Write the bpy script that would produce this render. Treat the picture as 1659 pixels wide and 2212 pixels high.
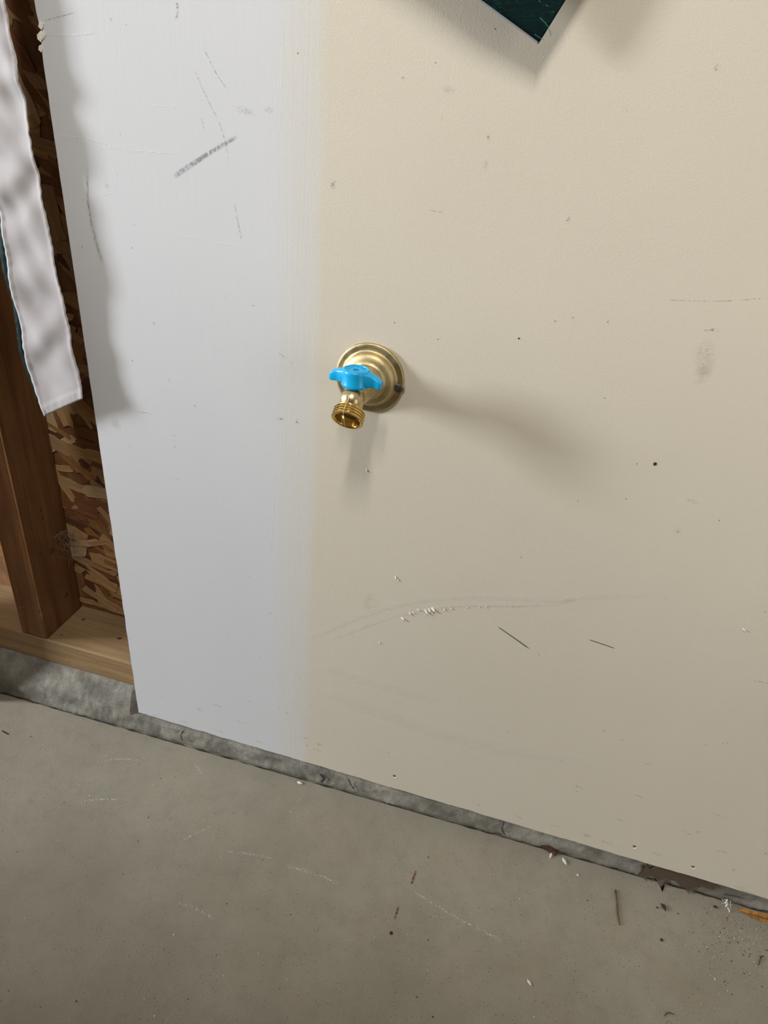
import bpy, bmesh, math, random
from mathutils import Vector, Matrix, noise as mnoise

for o in list(bpy.data.objects):
    bpy.data.objects.remove(o)
scene = bpy.context.scene
col = scene.collection
rnd = random.Random(7)

# ------------------------------------------------------------------ camera
W, Hh = 1659.0, 2212.0
FPX, CX, CY = 1534.0, W / 2, Hh / 2
DIST, HEIGHT = 0.595, 0.82145          # metres from the drywall face, above the floor
# rows: world X (along the wall), Y (into the wall), Z (up) in camera axes (right, down, forward)
RW = [Vector((0.9579187, 0.20757795, -0.19825025)),
      Vector((0.27661727, -0.48315753, 0.83068748)),
      Vector((0.07664631, -0.85057051, -0.52024528))]
CAM = Vector((0, -DIST, HEIGHT))
cd = bpy.data.cameras.new('camera')
cd.sensor_fit = 'HORIZONTAL'
cd.sensor_width = 36.0
cd.lens = FPX / W * 36.0
cd.clip_start = 0.01
cam = bpy.data.objects.new('camera', cd)
col.objects.link(cam)
M = Matrix(((RW[0][0], -RW[0][1], -RW[0][2], CAM[0]),
            (RW[1][0], -RW[1][1], -RW[1][2], CAM[1]),
            (RW[2][0], -RW[2][1], -RW[2][2], CAM[2]),
            (0, 0, 0, 1)))
cam.matrix_world = M
scene.camera = cam

# ------------------------------------------------------------------ light
vs = scene.view_settings
vs.view_transform = 'Standard'
vs.look = 'None'
vs.gamma = 1.0
vs.use_curve_mapping = False
vs.exposure = 0.10

wd = bpy.data.worlds.new('outdoor_sky')
scene.world = wd
wd.use_nodes = True
wbg = wd.node_tree.nodes['Background']
wbg.inputs[0].default_value = (0.62, 0.78, 1.0, 1)
wbg.inputs[1].default_value = 0.35


def area(name, loc, target, sx, sy, power, color, roll=0.0):
    l = bpy.data.lights.new(name, 'AREA')
    l.shape = 'RECTANGLE'
    l.size, l.size_y = sx, sy
    l.energy = power
    l.color = color
    o = bpy.data.objects.new(name, l)
    col.objects.link(o)
    o.location = loc
    d = Vector(target) - Vector(loc)
    o.rotation_euler = (d.to_track_quat('-Z', 'Y').to_matrix() @ Matrix.Rotation(roll, 3, 'Z')).to_euler()
    return o


DOOR_Y = -1.95
WIN_X = -4.34
LAMP_Y = -1.6
# daylight standing in the side window and in the door opening behind the camera
area('daylight_window_left_offscreen', (WIN_X, -1.40, 1.42), (0, -1.40, 1.42), 0.66, 1.3, 270, (0.92, 0.96, 1.0))
area('daylight_door_right_offscreen', (2.85, DOOR_Y, 1.1), (2.85, 0, 1.1), 2.3, 2.0, 46, (1.0, 0.98, 0.95))
# fluorescent ceiling lamp, tube running away from the wall
area('ceiling_lamp_offscreen', (-0.05, LAMP_Y, 2.52), (-0.05, LAMP_Y, 0), 0.12, 1.2, 56.0, (1.0, 0.96, 0.9))


# ------------------------------------------------------------------ helpers
def ray(px, py):
    c = Vector((px - CX, py - CY, FPX))
    return Vector((RW[0].dot(c), RW[1].dot(c), RW[2].dot(c)))


def on_y(px, py, Y=0.0):
    d = ray(px, py)
    return CAM + d * ((DIST + Y) / d.y)


def on_z(px, py, Z=0.0):
    d = ray(px, py)
    return CAM + d * ((Z - HEIGHT) / d.z)


def on_x(px, py, X):
    d = ray(px, py)
    return CAM + d * (X / d.x)


def link_mesh(name, verts, faces, mat, parent=None, smooth=False, uvs=None):
    me = bpy.data.meshes.new(name)
    me.from_pydata([tuple(v) for v in verts], [], faces)
    if uvs:
        ul = me.uv_layers.new(name='UVMap')
        for lp in me.loops:
            ul.data[lp.index].uv = uvs[lp.vertex_index]
    me.materials.append(mat)
    if smooth:
        for p in me.polygons:
            p.use_smooth = True
    me.update()
    o = bpy.data.objects.new(name, me)
    col.objects.link(o)
    if parent:
        o.parent = parent
    return o


def link_bm(name, bm, mat, parent=None, smooth=False):
    bmesh.ops.recalc_face_normals(bm, faces=bm.faces)
    me = bpy.data.meshes.new(name)
    bm.to_mesh(me)
    bm.free()
    me.materials.append(mat)
    if smooth:
        for p in me.polygons:
            p.use_smooth = True
    o = bpy.data.objects.new(name, me)
    col.objects.link(o)
    if parent:
        o.parent = parent
    return o


def tag(o, label=None, cat=None, group=None, kind=None):
    if label: o['label'] = label
    if cat: o['category'] = cat
    if group: o['group'] = group
    if kind: o['kind'] = kind
    return o


def empty(name, loc=(0, 0, 0)):
    o = bpy.data.objects.new(name, None)
    o.empty_display_size = 0.02
    col.objects.link(o)
    o.location = loc
    return o


def box_bm(bm, a, b):
    vs_ = [bm.verts.new((x, y, z)) for x in (a[0], b[0]) for y in (a[1], b[1]) for z in (a[2], b[2])]
    for f in ((0, 1, 3, 2), (4, 6, 7, 5), (0, 4, 5, 1), (2, 3, 7, 6), (0, 2, 6, 4), (1, 5, 7, 3)):
        bm.faces.new([vs_[i] for i in f])


def box(name, a, b, mat, parent=None, bevel=0.0, seg=2):
    bm = bmesh.new()
    box_bm(bm, a, b)
    if bevel:
        bmesh.ops.bevel(bm, geom=list(bm.edges), offset=bevel, segments=seg, profile=0.5, affect='EDGES')
    return link_bm(name, bm, mat, parent)


def frame_for(n):
    n = Vector(n).normalized()
    u = Vector((1, 0, 0)) if abs(n.x) < 0.9 else Vector((0, 1, 0))
    u = (u - n * u.dot(n)).normalized()
    return n, u, n.cross(u)


def lathe(name, prof, origin, axis, mat, parent=None, seg=48, smooth=True, cap0=True, cap1=True, sharp=35):
    """prof: list of (radius, distance along axis)"""
    n, u, v = frame_for(axis)
    O = Vector(origin)
    bm = bmesh.new()
    rings = []
    for r, h in prof:
        if r < 1e-6:
            rings.append([bm.verts.new(O + n * h)])
        else:
            rings.append([bm.verts.new(O + n * h + (u * math.cos(t) + v * math.sin(t)) * r)
                          for t in (2 * math.pi * k / seg for k in range(seg))])
    for a, b in zip(rings[:-1], rings[1:]):
        for k in range(seg):
            k2 = (k + 1) % seg
            if len(a) == 1 and len(b) == 1:
                continue
            if len(a) == 1:
                bm.faces.new((a[0], b[k], b[k2]))
            elif len(b) == 1:
                bm.faces.new((a[k], b[0], a[k2]))
            else:
                bm.faces.new((a[k], b[k], b[k2], a[k2]))
    if cap0 and len(rings[0]) > 1:
        bm.faces.new(rings[0][::-1])
    if cap1 and len(rings[-1]) > 1:
        bm.faces.new(rings[-1])
    o = link_bm(name, bm, mat, parent, smooth)
    if smooth:
        o.data.set_sharp_from_angle(angle=math.radians(sharp))
    return o


def tube(name, pts, radii, mat, parent=None, seg=10):
    pts = [Vector(p) for p in pts]
    if not isinstance(radii, (list, tuple)):
        radii = [radii] * len(pts)
    bm = bmesh.new()
    tube_bm(bm, pts, radii, seg)
    return link_bm(name, bm, mat, parent, True)


def tube_bm(bm, pts, radii, seg=6):
    rings = []
    pu = None
    for i, p in enumerate(pts):
        t = (pts[min(i + 1, len(pts) - 1)] - pts[max(i - 1, 0)]).normalized()
        if pu is None:
            _, u, v = frame_for(t)
        else:
            u = (pu - t * pu.dot(t)).normalized()
            v = t.cross(u)
        pu = u
        rings.append([bm.verts.new(p + (u * math.cos(a) + v * math.sin(a)) * radii[i])
                      for a in (2 * math.pi * k / seg for k in range(seg))])
    for a, b in zip(rings[:-1], rings[1:]):
        for k in range(seg):
            bm.faces.new((a[k], a[(k + 1) % seg], b[(k + 1) % seg], b[k]))
    bm.faces.new(rings[0][::-1])
    bm.faces.new(rings[-1])


def spline(pts, n):
    """Catmull-Rom through pts"""
    pts = [Vector(p) for p in pts]
    P = [pts[0] * 2 - pts[1]] + pts + [pts[-1] * 2 - pts[-2]]
    out = []
    m = len(pts) - 1
    for k in range(n + 1):
        t = k / n * m
        i = min(int(t), m - 1)
        t -= i
        a, b, c, d = P[i:i + 4]
        out.append(0.5 * ((2 * b) + (c - a) * t + (2 * a - 5 * b + 4 * c - d) * t * t + (3 * b - a - 3 * c + d) * t ** 3))
    return out


# ------------------------------------------------------------------ material kit
class Mat:
    def __init__(self, name):
        self.m = bpy.data.materials.new(name)
        self.m.use_nodes = True
        self.nt = self.m.node_tree
        self.b = self.nt.nodes['Principled BSDF']
        self.tc = self.nt.nodes.new('ShaderNodeTexCoord')

    def n(self, t, **kw):
        nd = self.nt.nodes.new(t)
        for k, v in kw.items():
            setattr(nd, k, v)
        return nd

    def set(self, sock, v):
        if hasattr(v, 'is_output'):
            self.nt.links.new(v, sock)
        elif isinstance(v, (tuple, list)) and len(v) == 3 and sock.type == 'RGBA':
            sock.default_value = (*v, 1)
        else:
            sock.default_value = v

    def coords(self, scale=(1, 1, 1), rot=(0, 0, 0), src='Object', loc=(0, 0, 0)):
        mp = self.n('ShaderNodeMapping')
        self.set(mp.inputs['Vector'], self.tc.outputs[src])
        mp.inputs['Scale'].default_value = scale
        mp.inputs['Rotation'].default_value = rot
        mp.inputs['Location'].default_value = loc
        return mp.outputs[0]

    def noise(self, vec, scale, detail=3, rough=0.55, dist=0.0):
        nd = self.n('ShaderNodeTexNoise')
        self.set(nd.inputs['Vector'], vec)
        nd.inputs['Scale'].default_value = scale
        nd.inputs['Detail'].default_value = detail
        nd.inputs['Roughness'].default_value = rough
        nd.inputs['Distortion'].default_value = dist
        return nd.outputs['Fac']

    def voronoi(self, vec, scale, feature='F1', out='Distance'):
        nd = self.n('ShaderNodeTexVoronoi', feature=feature)
        self.set(nd.inputs['Vector'], vec)
        nd.inputs['Scale'].default_value = scale
        return nd.outputs[out]

    def math(self, op, a, b=0.0, c=0.0, clamp=False):
        nd = self.n('ShaderNodeMath', operation=op, use_clamp=clamp)
        for i, v in enumerate((a, b, c)):
            self.set(nd.inputs[i], v)
        return nd.outputs[0]

    def remap(self, v, a, b, c=0.0, d=1.0, smooth=True):
        nd = self.n('ShaderNodeMapRange', interpolation_type='SMOOTHSTEP' if smooth else 'LINEAR')
        self.set(nd.inputs[0], v)
        for i, q in enumerate((a, b, c, d)):
            self.set(nd.inputs[i + 1], q)
        return nd.outputs[0]

    def mix(self, f, a, b, mode='MIX'):
        nd = self.n('ShaderNodeMix', data_type='RGBA', blend_type=mode)
        self.set(nd.inputs[0], f)
        self.set(nd.inputs[6], a)
        self.set(nd.inputs[7], b)
        return nd.outputs[2]

    def xyz(self, src='Object'):
        nd = self.n('ShaderNodeSeparateXYZ')
        self.set(nd.inputs[0], self.tc.outputs[src])
        return nd.outputs

    def bump(self, h, strength=0.3, dist=0.001, normal=None):
        nd = self.n('ShaderNodeBump')
        nd.inputs['Strength'].default_value = strength
        nd.inputs['Distance'].default_value = dist
        self.set(nd.inputs['Height'], h)
        if normal is not None:
            self.set(nd.inputs['Normal'], normal)
        return nd.outputs[0]

    def out(self, color=None, rough=None, metal=None, normal=None, **kw):
        if color is not None: self.set(self.b.inputs['Base Color'], color)
        if rough is not None: self.set(self.b.inputs['Roughness'], rough)
        if metal is not None: self.set(self.b.inputs['Metallic'], metal)
        if normal is not None: self.set(self.b.inputs['Normal'], normal)
        for k, v in kw.items():
            self.set(self.b.inputs[k], v)
        return self.m


def mat_plain(name, color, rough=0.6, metal=0.0, var=0.12, scale=60):
    k = Mat(name)
    n = k.noise(k.coords(), scale, 4)
    lo = tuple(c * (1 - var) for c in color)
    hi = tuple(min(1, c * (1 + var)) for c in color)
    return k.out(k.mix(n, lo, hi), rough, metal)


def mat_drywall():
    k = Mat('drywall_paper_and_joint_compound')
    X, Y, Z = k.xyz()
    streak = k.noise(k.coords((520, 1, 9)), 1.0, 4, 0.65)
    wob = k.noise(k.coords((6, 1, 5)), 1.0, 2)
    fine = k.noise(k.coords(), 900, 3, 0.6)
    xe = k.math('ADD', X, k.math('MULTIPLY', k.math('SUBTRACT', wob, 0.5), 0.016))
    # two feathered steps of compound, sanded at the outer step
    m1 = k.remap(xe, -0.272, -0.228)
    m2 = k.remap(xe, -0.226, -0.212)
    base = k.math('ADD', k.math('MULTIPLY', m1, 0.50), k.math('MULTIPLY', m2, 0.50))
    sp = k.math('ADD', k.math('MULTIPLY', k.math('SUBTRACT', streak, 0.5), 0.9),
                k.math('MULTIPLY', k.math('SUBTRACT', fine, 0.5), 1.4))
    bell = k.math('MULTIPLY', k.math('MULTIPLY', base, k.math('SUBTRACT', 1.0, base)), 3.2)
    paper = k.math('ADD', base, k.math('MULTIPLY', sp, bell), clamp=True)
    low = k.noise(k.coords((1, 1, 1)), 5.5, 3)
    beige = k.mix(low, (0.60, 0.55, 0.452), (0.65, 0.602, 0.502))
    flk = k.remap(k.noise(k.coords((1, 1, 1.3)), 1500, 2), 0.62, 0.78)
    beige = k.mix(k.math('MULTIPLY', flk, 0.28), beige, (0.42, 0.37, 0.29))
    white = k.mix(k.noise(k.coords((1, 1, 0.6)), 7, 3), (0.60, 0.61, 0.63), (0.64, 0.65, 0.67))
    white = k.mix(k.math('MULTIPLY', k.remap(streak, 0.3, 0.7), 0.10), white, (0.56, 0.57, 0.60))
    c = k.mix(paper, white, beige)
    # sparse dark pin specks
    vd = k.voronoi(k.coords((1, 1, 1), loc=(3, 1, 2)), 75)
    vr = k.voronoi(k.coords((1, 1, 1), loc=(3, 1, 2)), 75, out='Color')
    sep = k.n('ShaderNodeSeparateColor')
    k.set(sep.inputs[0], vr)
    pick = k.math('GREATER_THAN', sep.outputs[0], 0.86)
    dot = k.math('MULTIPLY', k.remap(vd, 0.03, 0.07, 1.0, 0.0), pick)
    c = k.mix(k.math('MULTIPLY', dot, 0.75), c, (0.16, 0.14, 0.12))
    h1 = k.noise(k.coords((1, 1, 1)), 640, 4, 0.6)
    h = k.math('ADD', k.math('MULTIPLY', h1, k.remap(paper, 0.0, 1.0, 0.12, 1.0)),
               k.math('MULTIPLY', streak, k.math('SUBTRACT', 0.45, k.math('MULTIPLY', paper, 0.40))))
    return k.out(c, 0.72, 0.0, k.bump(h, 0.42, 0.0005), **{'Specular IOR Level': 0.25})


def mat_concrete(name, c0, c1, c2, sc=1.0, rough=0.85, bump=0.5, bd=0.0012):
    k = Mat(name)
    v = k.coords()
    big = k.noise(v, 6 * sc, 4, 0.6)
    mid = k.noise(k.coords((1, 1.0, 1)), 42 * sc, 5, 0.7)
    fine = k.noise(v, 620, 4, 0.75)
    c = k.mix(k.remap(big, 0.3, 0.7), c0, c1)
    hue = k.noise(k.coords((1, 1, 1), loc=(4, 2, 1)), 11, 3)
    c = k.mix(k.remap(hue, 0.42, 0.70, 0, 0.5), c, c2)
    c = k.mix(k.math('MULTIPLY', k.remap(mid, 0.42, 0.72), 0.26), c, tuple(q * 0.68 for q in c0))
    patchy = k.remap(k.noise(k.coords(loc=(7, 3, 1)), 9, 3), 0.35, 0.65, 0.18, 0.55)
    c = k.mix(k.math('MULTIPLY', k.remap(fine, 0.50, 0.70), patchy), c, tuple(q * 0.42 for q in c0))
    c = k.mix(k.math('MULTIPLY', k.remap(fine, 0.42, 0.25), 0.40), c, tuple(min(1, q * 1.5) for q in c1))
    # dark pin holes
    vd = k.voronoi(k.coords(loc=(1, 5, 2)), 230)
    vr = k.voronoi(k.coords(loc=(1, 5, 2)), 230, out='Color')
    sep = k.n('ShaderNodeSeparateColor')
    k.set(sep.inputs[0], vr)
    hole = k.math('MULTIPLY', k.remap(vd, 0.05, 0.16, 1.0, 0.0), k.math('GREATER_THAN', sep.outputs[0], 0.62))
    c = k.mix(k.math('MULTIPLY', hole, 0.85), c, tuple(q * 0.22 for q in c0))
    h = k.math('SUBTRACT', k.math('ADD', k.math('MULTIPLY', mid, 0.6), k.math('MULTIPLY', fine, 0.4)),
               k.math('MULTIPLY', hole, 0.6))
    return k.out(c, rough, 0.0, k.bump(h, bump, bd), **{'Specular IOR Level': 0.25})


def mat_wood(name, dark, light, grain=(60, 60, 2.2), rough=0.7, wave=True, spots=0.0):
    k = Mat(name)
    g = k.noise(k.coords(grain), 1.0, 5, 0.6, 0.6)
    g2 = k.noise(k.coords(tuple(q * 4 for q in grain)), 1.0, 3, 0.6)
    big = k.noise(k.coords(), 9, 3)
    f = k.math('ADD', k.math('MULTIPLY', g, 0.75), k.math('MULTIPLY', g2, 0.35))
    c = k.mix(k.remap(f, 0.35, 0.75), dark, light)
    c = k.mix(k.remap(big, 0.4, 0.75, 0, 0.35), c, tuple(q * 0.6 for q in dark))
    if spots:
        fn = k.noise(k.coords(), 300, 3)
        c = k.mix(k.remap(fn, 0.6, 0.75, 0, spots), c, tuple(q * 0.35 for q in dark))
    return k.out(c, rough, 0.0, k.bump(f, 0.35, 0.0008), **{'Specular IOR Level': 0.3})


def mat_brass(name, c0, c1, rough, grain=900, bump=0.25, bd=0.0003, var=0.15):
    k = Mat(name)
    n = k.noise(k.coords(), grain, 3, 0.7)
    b = k.noise(k.coords(), 90, 3, 0.6)
    c = k.mix(k.remap(k.math('ADD', k.math('MULTIPLY', n, 0.6), k.math('MULTIPLY', b, 0.4)), 0.3, 0.7), c0, c1)
    r = k.remap(b, 0.3, 0.7, rough - var * 0.5, rough + var * 0.5)
    return k.out(c, r, 1.0, k.bump(n, bump, bd))


def mat_mark(name, color, alpha, noise_scale=(300, 300, 300), lo=0.35, hi=0.6, soft=0.5, radial=False, rough=0.8):
    """a deposit with its own ragged outline: opacity falls to nothing at its rim"""
    k = Mat(name)
    uv = k.n('ShaderNodeSeparateXYZ')
    k.set(uv.inputs[0], k.tc.outputs['UV'])
    if radial:
        dx = k.math('SUBTRACT', uv.outputs[0], 0.5)
        dy = k.math('SUBTRACT', uv.outputs[1], 0.5)
        r = k.math('SQRT', k.math('ADD', k.math('MULTIPLY', dx, dx), k.math('MULTIPLY', dy, dy)))
        edge = k.remap(r, 0.5, 0.5 - soft * 0.5, 0.0, 1.0)
    else:
        a = k.math('ABSOLUTE', k.math('SUBTRACT', uv.outputs[1], 0.5))
        e1 = k.remap(a, 0.5, 0.5 - soft * 0.5, 0.0, 1.0)
        b = k.math('ABSOLUTE', k.math('SUBTRACT', uv.outputs[0], 0.5))
        e2 = k.remap(b, 0.5, 0.36, 0.0, 1.0)
        edge = k.math('MULTIPLY', e1, e2)
    nz = k.remap(k.noise(k.coords(noise_scale), 1.0, 4, 0.7), lo, hi)
    al = k.math('MULTIPLY', k.math('MULTIPLY', edge, nz), alpha)
    k.out(color, rough, 0.0, Alpha=al, **{'Specular IOR Level': 0.15})
    return k.m


DRY = mat_drywall()
FLOOR = mat_concrete('garage_slab_concrete', (0.272, 0.250, 0.194), (0.33, 0.306, 0.245), (0.312, 0.262, 0.202))
CURB = mat_concrete('rough_curb_concrete', (0.18, 0.172, 0.148), (0.38, 0.36, 0.31), (0.15, 0.142, 0.115), sc=4, bump=0.9, bd=0.003)
CEIL = mat_plain('painted_ceiling', (0.42, 0.40, 0.37), 0.8, var=0.05)
WALLP = mat_plain('bare_drywall_far', (0.24, 0.21, 0.17), 0.8, var=0.05)
GYP = mat_plain('torn_gypsum_paper', (0.80, 0.77, 0.68), 0.9, var=0.1, scale=400)
STUD = mat_wood('weathered_stud_pine', (0.105, 0.040, 0.012), (0.225, 0.100, 0.034), (55, 55, 2.4), spots=0.3)
STUDEDGE = mat_wood('stud_highlight_and_splinter', (0.22, 0.11, 0.04), (0.36, 0.19, 0.075), (70, 70, 6))  # paler wood for the painted edge highlight and the splinters
PLATE = mat_wood('sill_plate_pine', (0.24, 0.15, 0.07), (0.35, 0.24, 0.125), (3.0, 50, 50), spots=0.12)
KNOT = mat_plain('wood_knot', (0.085, 0.035, 0.014), 0.7, var=0.35, scale=300)
OSBBASE = mat_wood('strand_board_core', (0.16, 0.07, 0.028), (0.30, 0.15, 0.06), (40, 40, 14), spots=0.4)
STRANDS = [mat_wood('strand_' + nm, d, l, (9, 150, 60), rough=0.65, spots=0.12) for nm, d, l in (
    ('honey', (0.34, 0.185, 0.075), (0.56, 0.35, 0.165)),
    ('tan', (0.30, 0.175, 0.08), (0.50, 0.33, 0.175)),
    ('amber', (0.24, 0.105, 0.035), (0.42, 0.21, 0.08)),
    ('russet', (0.15, 0.058, 0.022), (0.27, 0.12, 0.05)),
    ('umber', (0.085, 0.034, 0.017), (0.15, 0.066, 0.032)),
    ('straw', (0.42, 0.28, 0.15), (0.62, 0.45, 0.27)))]
BRASS = mat_brass('cast_brass', (0.43, 0.335, 0.17), (0.66, 0.535, 0.30), 0.40, 1300, 0.5, 0.0004)
BRASS_SMOOTH = mat_brass('tumbled_brass', (0.56, 0.44, 0.24), (0.70, 0.57, 0.34), 0.36, 700, 0.2, 0.0002)
BRASS_CUT = mat_brass('machined_brass', (0.70, 0.48, 0.16), (0.82, 0.60, 0.24), 0.16, 400, 0.08, 0.0001, 0.06)
BLUE = Mat('blue_plastic')
_bn = BLUE.noise(BLUE.coords(), 500, 2)
BLUE = BLUE.out(BLUE.mix(_bn, (0.004, 0.38, 0.74), (0.006, 0.42, 0.80)), 0.30, 0.0, BLUE.bump(_bn, 0.05, 0.0002))
BLACKSCREW = mat_plain('black_phosphate_screw', (0.050, 0.050, 0.054), 0.38, 0.3, var=0.3, scale=500)
STEEL = mat_plain('steel_screw', (0.5, 0.48, 0.46), 0.3, 1.0)


# ------------------------------------------------------------------ room shell
TH = 0.0125                     # drywall thickness
EDGE_X, BOT_Z = -0.4678, 0.0394
TOPZ = 2.62
box('floor', (-4.3, -4.5, -0.12), (4.3, 0.25, 0.0), FLOOR)['kind'] = 'structure'
box('ceiling', (-4.3, -4.5, TOPZ), (4.3, 0.25, TOPZ + 0.1), CEIL)['kind'] = 'structure'
bm = bmesh.new()                                # side wall with its window opening
for a_, b_ in (((-4.5, 0), (-1.72, TOPZ)), ((-1.08, 0), (0.25, TOPZ)), ((-1.72, 0), (-1.08, 0.74)), ((-1.72, 2.1), (-1.08, TOPZ))):
    box_bm(bm, (-4.4, a_[0], a_[1]), (-4.3, b_[0], b_[1]))
link_bm('wall_left', bm, WALLP)['kind'] = 'structure'
box('wall_right', (4.3, -4.5, 0), (4.4, 0.25, TOPZ), WALLP)['kind'] = 'structure'
# front wall of the garage behind the camera: solid but for the door opening on the right
bm = bmesh.new()
py0, py1 = DOOR_Y - 0.02, DOOR_Y + 0.10
box_bm(bm, (-4.3, py0, 0), (1.60, py1, TOPZ))
box_bm(bm, (1.60, py0, 2.12), (4.3, py1, TOPZ))
link_bm('wall_front', bm, WALLP)['kind'] = 'structure'

# unseen low wall, added behind the camera to shade floor and lower drywall
box('added_shade_wall', (-1.95, -0.82, 0), (0.75, -0.72, 1.40), WALLP)['kind'] = 'structure'

# upright board added out of view at the left to shade the stud bay
box('added_shade_board', (-0.86, -0.030, 0.0), (-0.712, 0.010, TOPZ), STUD, bevel=0.002)['kind'] = 'structure'

# drywall sheet with slightly ragged free edges, drilled screw holes
HOLES = [on_y(852, 1677), on_y(1370, 1829.5), on_y(1497, 1873.5)]


def make_drywall():
    xs = []
    bm = bmesh.new()
    # outline of the sheet (front view), ragged bottom and left edges
    pts = []
    x = EDGE_X
    n = 420
    X1 = 2.2
    for i in range(n + 1):
        xx = EDGE_X + (X1 - EDGE_X) * (i / n) ** 1.6
        zz = BOT_Z + 0.0011 * mnoise.noise(Vector((xx * 60, 1.3, 0))) + 0.0006 * mnoise.noise(Vector((xx * 260, 4.3, 0)))
        pts.append((xx, zz))
    pts.append((X1, TOPZ))
    nl = 260
    for i in range(nl):
        zz = TOPZ + (BOT_Z + 0.002 - TOPZ) * (1 - (1 - i / nl) ** 2.2)
        xx = EDGE_X + 0.0006 * mnoise.noise(Vector((zz * 50, 9.1, 0)))
        dz = zz - 0.832
        if abs(dz) < 0.014:                       # torn notch near the top of the view
            xx += 0.0045 * (1 - abs(dz) / 0.014) * (0.5 + 0.5 * mnoise.noise(Vector((zz * 400, 2, 0))))
        pts.append((xx, zz))
    fv = [bm.verts.new((a, 0, b)) for a, b in pts]
    bv = [bm.verts.new((a, TH, b)) for a, b in pts]
    bm.faces.new(fv)
    bm.faces.new(bv[::-1])
    m = len(pts)
    for i in range(m):
        j = (i + 1) % m
        bm.faces.new((fv[i], bv[i], bv[j], fv[j]))
    o = link_bm('wall_back', bm, DRY)
    o['kind'] = 'structure'
    o['label'] = 'beige paper-faced drywall sheet with white joint compound along its free edge'
    # drill the holes
    cb = bmesh.new()
    for h in HOLES:
        seg = 20
        r0, r1 = 0.0027, 0.0024
        a = [cb.verts.new((h.x + r0 * math.cos(2 * math.pi * k / seg), -0.004, h.z + r0 * math.sin(2 * math.pi * k / seg))) for k in range(seg)]
        b = [cb.verts.new((h.x + r1 * math.cos(2 * math.pi * k / seg), 0.007, h.z + r1 * math.sin(2 * math.pi * k / seg))) for k in range(seg)]
        for k in range(seg):
            cb.faces.new((a[k], a[(k + 1) % seg], b[(k + 1) % seg], b[k]))
        cb.faces.new(a[::-1])
        cb.faces.new(b)
    cut = link_bm('drill_cutter', cb, DRY)
    md = o.modifiers.new('holes', 'BOOLEAN')
    md.operation = 'DIFFERENCE'
    md.solver = 'EXACT'
    md.object = cut
    dg = bpy.context.evaluated_depsgraph_get()
    me = bpy.data.meshes.new_from_object(o.evaluated_get(dg))
    o.modifiers.clear()
    o.data = me
    bpy.data.objects.remove(cut)
    return o


wall = make_drywall()
# screw heads sunk at the bottom of each hole, with a raised paper burr around it
for h in HOLES:
    s = lathe('screw_head', [(0.0, 0.0), (0.0025, 0.0), (0.00255, 0.0006), (0.0010, 0.0009), (0.0, 0.0004)],
              (h.x, 0.0040, h.z), (0, -1, 0), BLACKSCREW, wall, 16)
    bm = bmesh.new()
    pts = [Vector((h.x + 0.0029 * math.cos(a), -0.00005, h.z + 0.0029 * math.sin(a))) for a in
           [math.radians(q) for q in range(-170, -9, 16)]]
    tube_bm(bm, pts, [0.00015 + 0.00035 * math.sin(math.pi * i / (len(pts) - 1)) for i in range(len(pts))], 6)
    link_bm('paper_burr', bm, GYP, wall, True)

# torn paper flakes at the notch
for k in range(9):
    z = 0.832 + rnd.uniform(-0.012, 0.012)
    a = rnd.uniform(0, 6.28)
    r = rnd.uniform(0.0012, 0.0030)
    c = Vector((EDGE_X + 0.002 + rnd.uniform(-0.003, 0.002), -0.0004, z))
    v = [c + Vector((r * math.cos(a + q) * rnd.uniform(.6, 1.2), -rnd.uniform(0, 0.0008), r * 1.3 * math.sin(a + q) * rnd.uniform(.6, 1.2))) for q in (0, 1.3, 2.6, 3.9, 5.0)]
    v2 = [q + Vector((0, 0.0006, 0)) for q in v]
    link_mesh('paper_flake', v + v2, [(0, 1, 2, 3, 4), (9, 8, 7, 6, 5)] + [(i, (i + 1) % 5, 5 + (i + 1) % 5, 5 + i) for i in range(5)], GYP, wall)

# framing behind: sheathing, sill plate, studs
OSB_Y = 0.0925
SILL_Z0, SILL_Z1 = 0.0745, 0.1165
SILL_Y = 0.0130
osb = box('wall_sheathing', (-2.2, OSB_Y, SILL_Z1 - 0.004), (0.6, OSB_Y + 0.011, TOPZ), OSBBASE)
tag(osb, 'brown oriented strand board sheathing seen beside the drywall edge', kind='structure')
sill = box('sill_plate', (-2.2, SILL_Y, SILL_Z0), (2.2, OSB_Y + 0.009, SILL_Z1), PLATE, bevel=0.002)
tag(sill, 'pale pine sill plate lying on the concrete curb', 'sill plate', kind='structure')
stud = box('wall_stud', (-0.6525, SILL_Y, SILL_Z1 - 0.0005), (-0.6115, OSB_Y - 0.0005, TOPZ), STUD, bevel=0.0032, seg=3)
tag(stud, 'dark brown wooden stud with knots standing on the sill plate', 'stud', kind='structure')
for x in (-1.06, -1.46, 0.2):
    if x < 0:
        s = box('wall_stud', (x, SILL_Y, SILL_Z1), (x + 0.041, OSB_Y - 0.0005, TOPZ), STUD, bevel=0.003)
        tag(s, 'bare stud further along the open wall past the cloth', 'stud', 'far studs', kind='structure')

# painted edge highlight on the stud's near corner, broken up along its length
bm = bmesh.new()
pts = [Vector((-0.6118 + 0.0003 * mnoise.noise(Vector((q * 0.7, 3, 1))), SILL_Y + 0.0010, 0.150 + q * 0.012)) for q in range(92)]
tube_bm(bm, pts, [0.0012 + 0.0009 * mnoise.noise(Vector((q * 0.33, 7, 2))) for q in range(92)], 6)
link_bm('arris_highlight', bm, STUDEDGE, stud, True)


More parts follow.
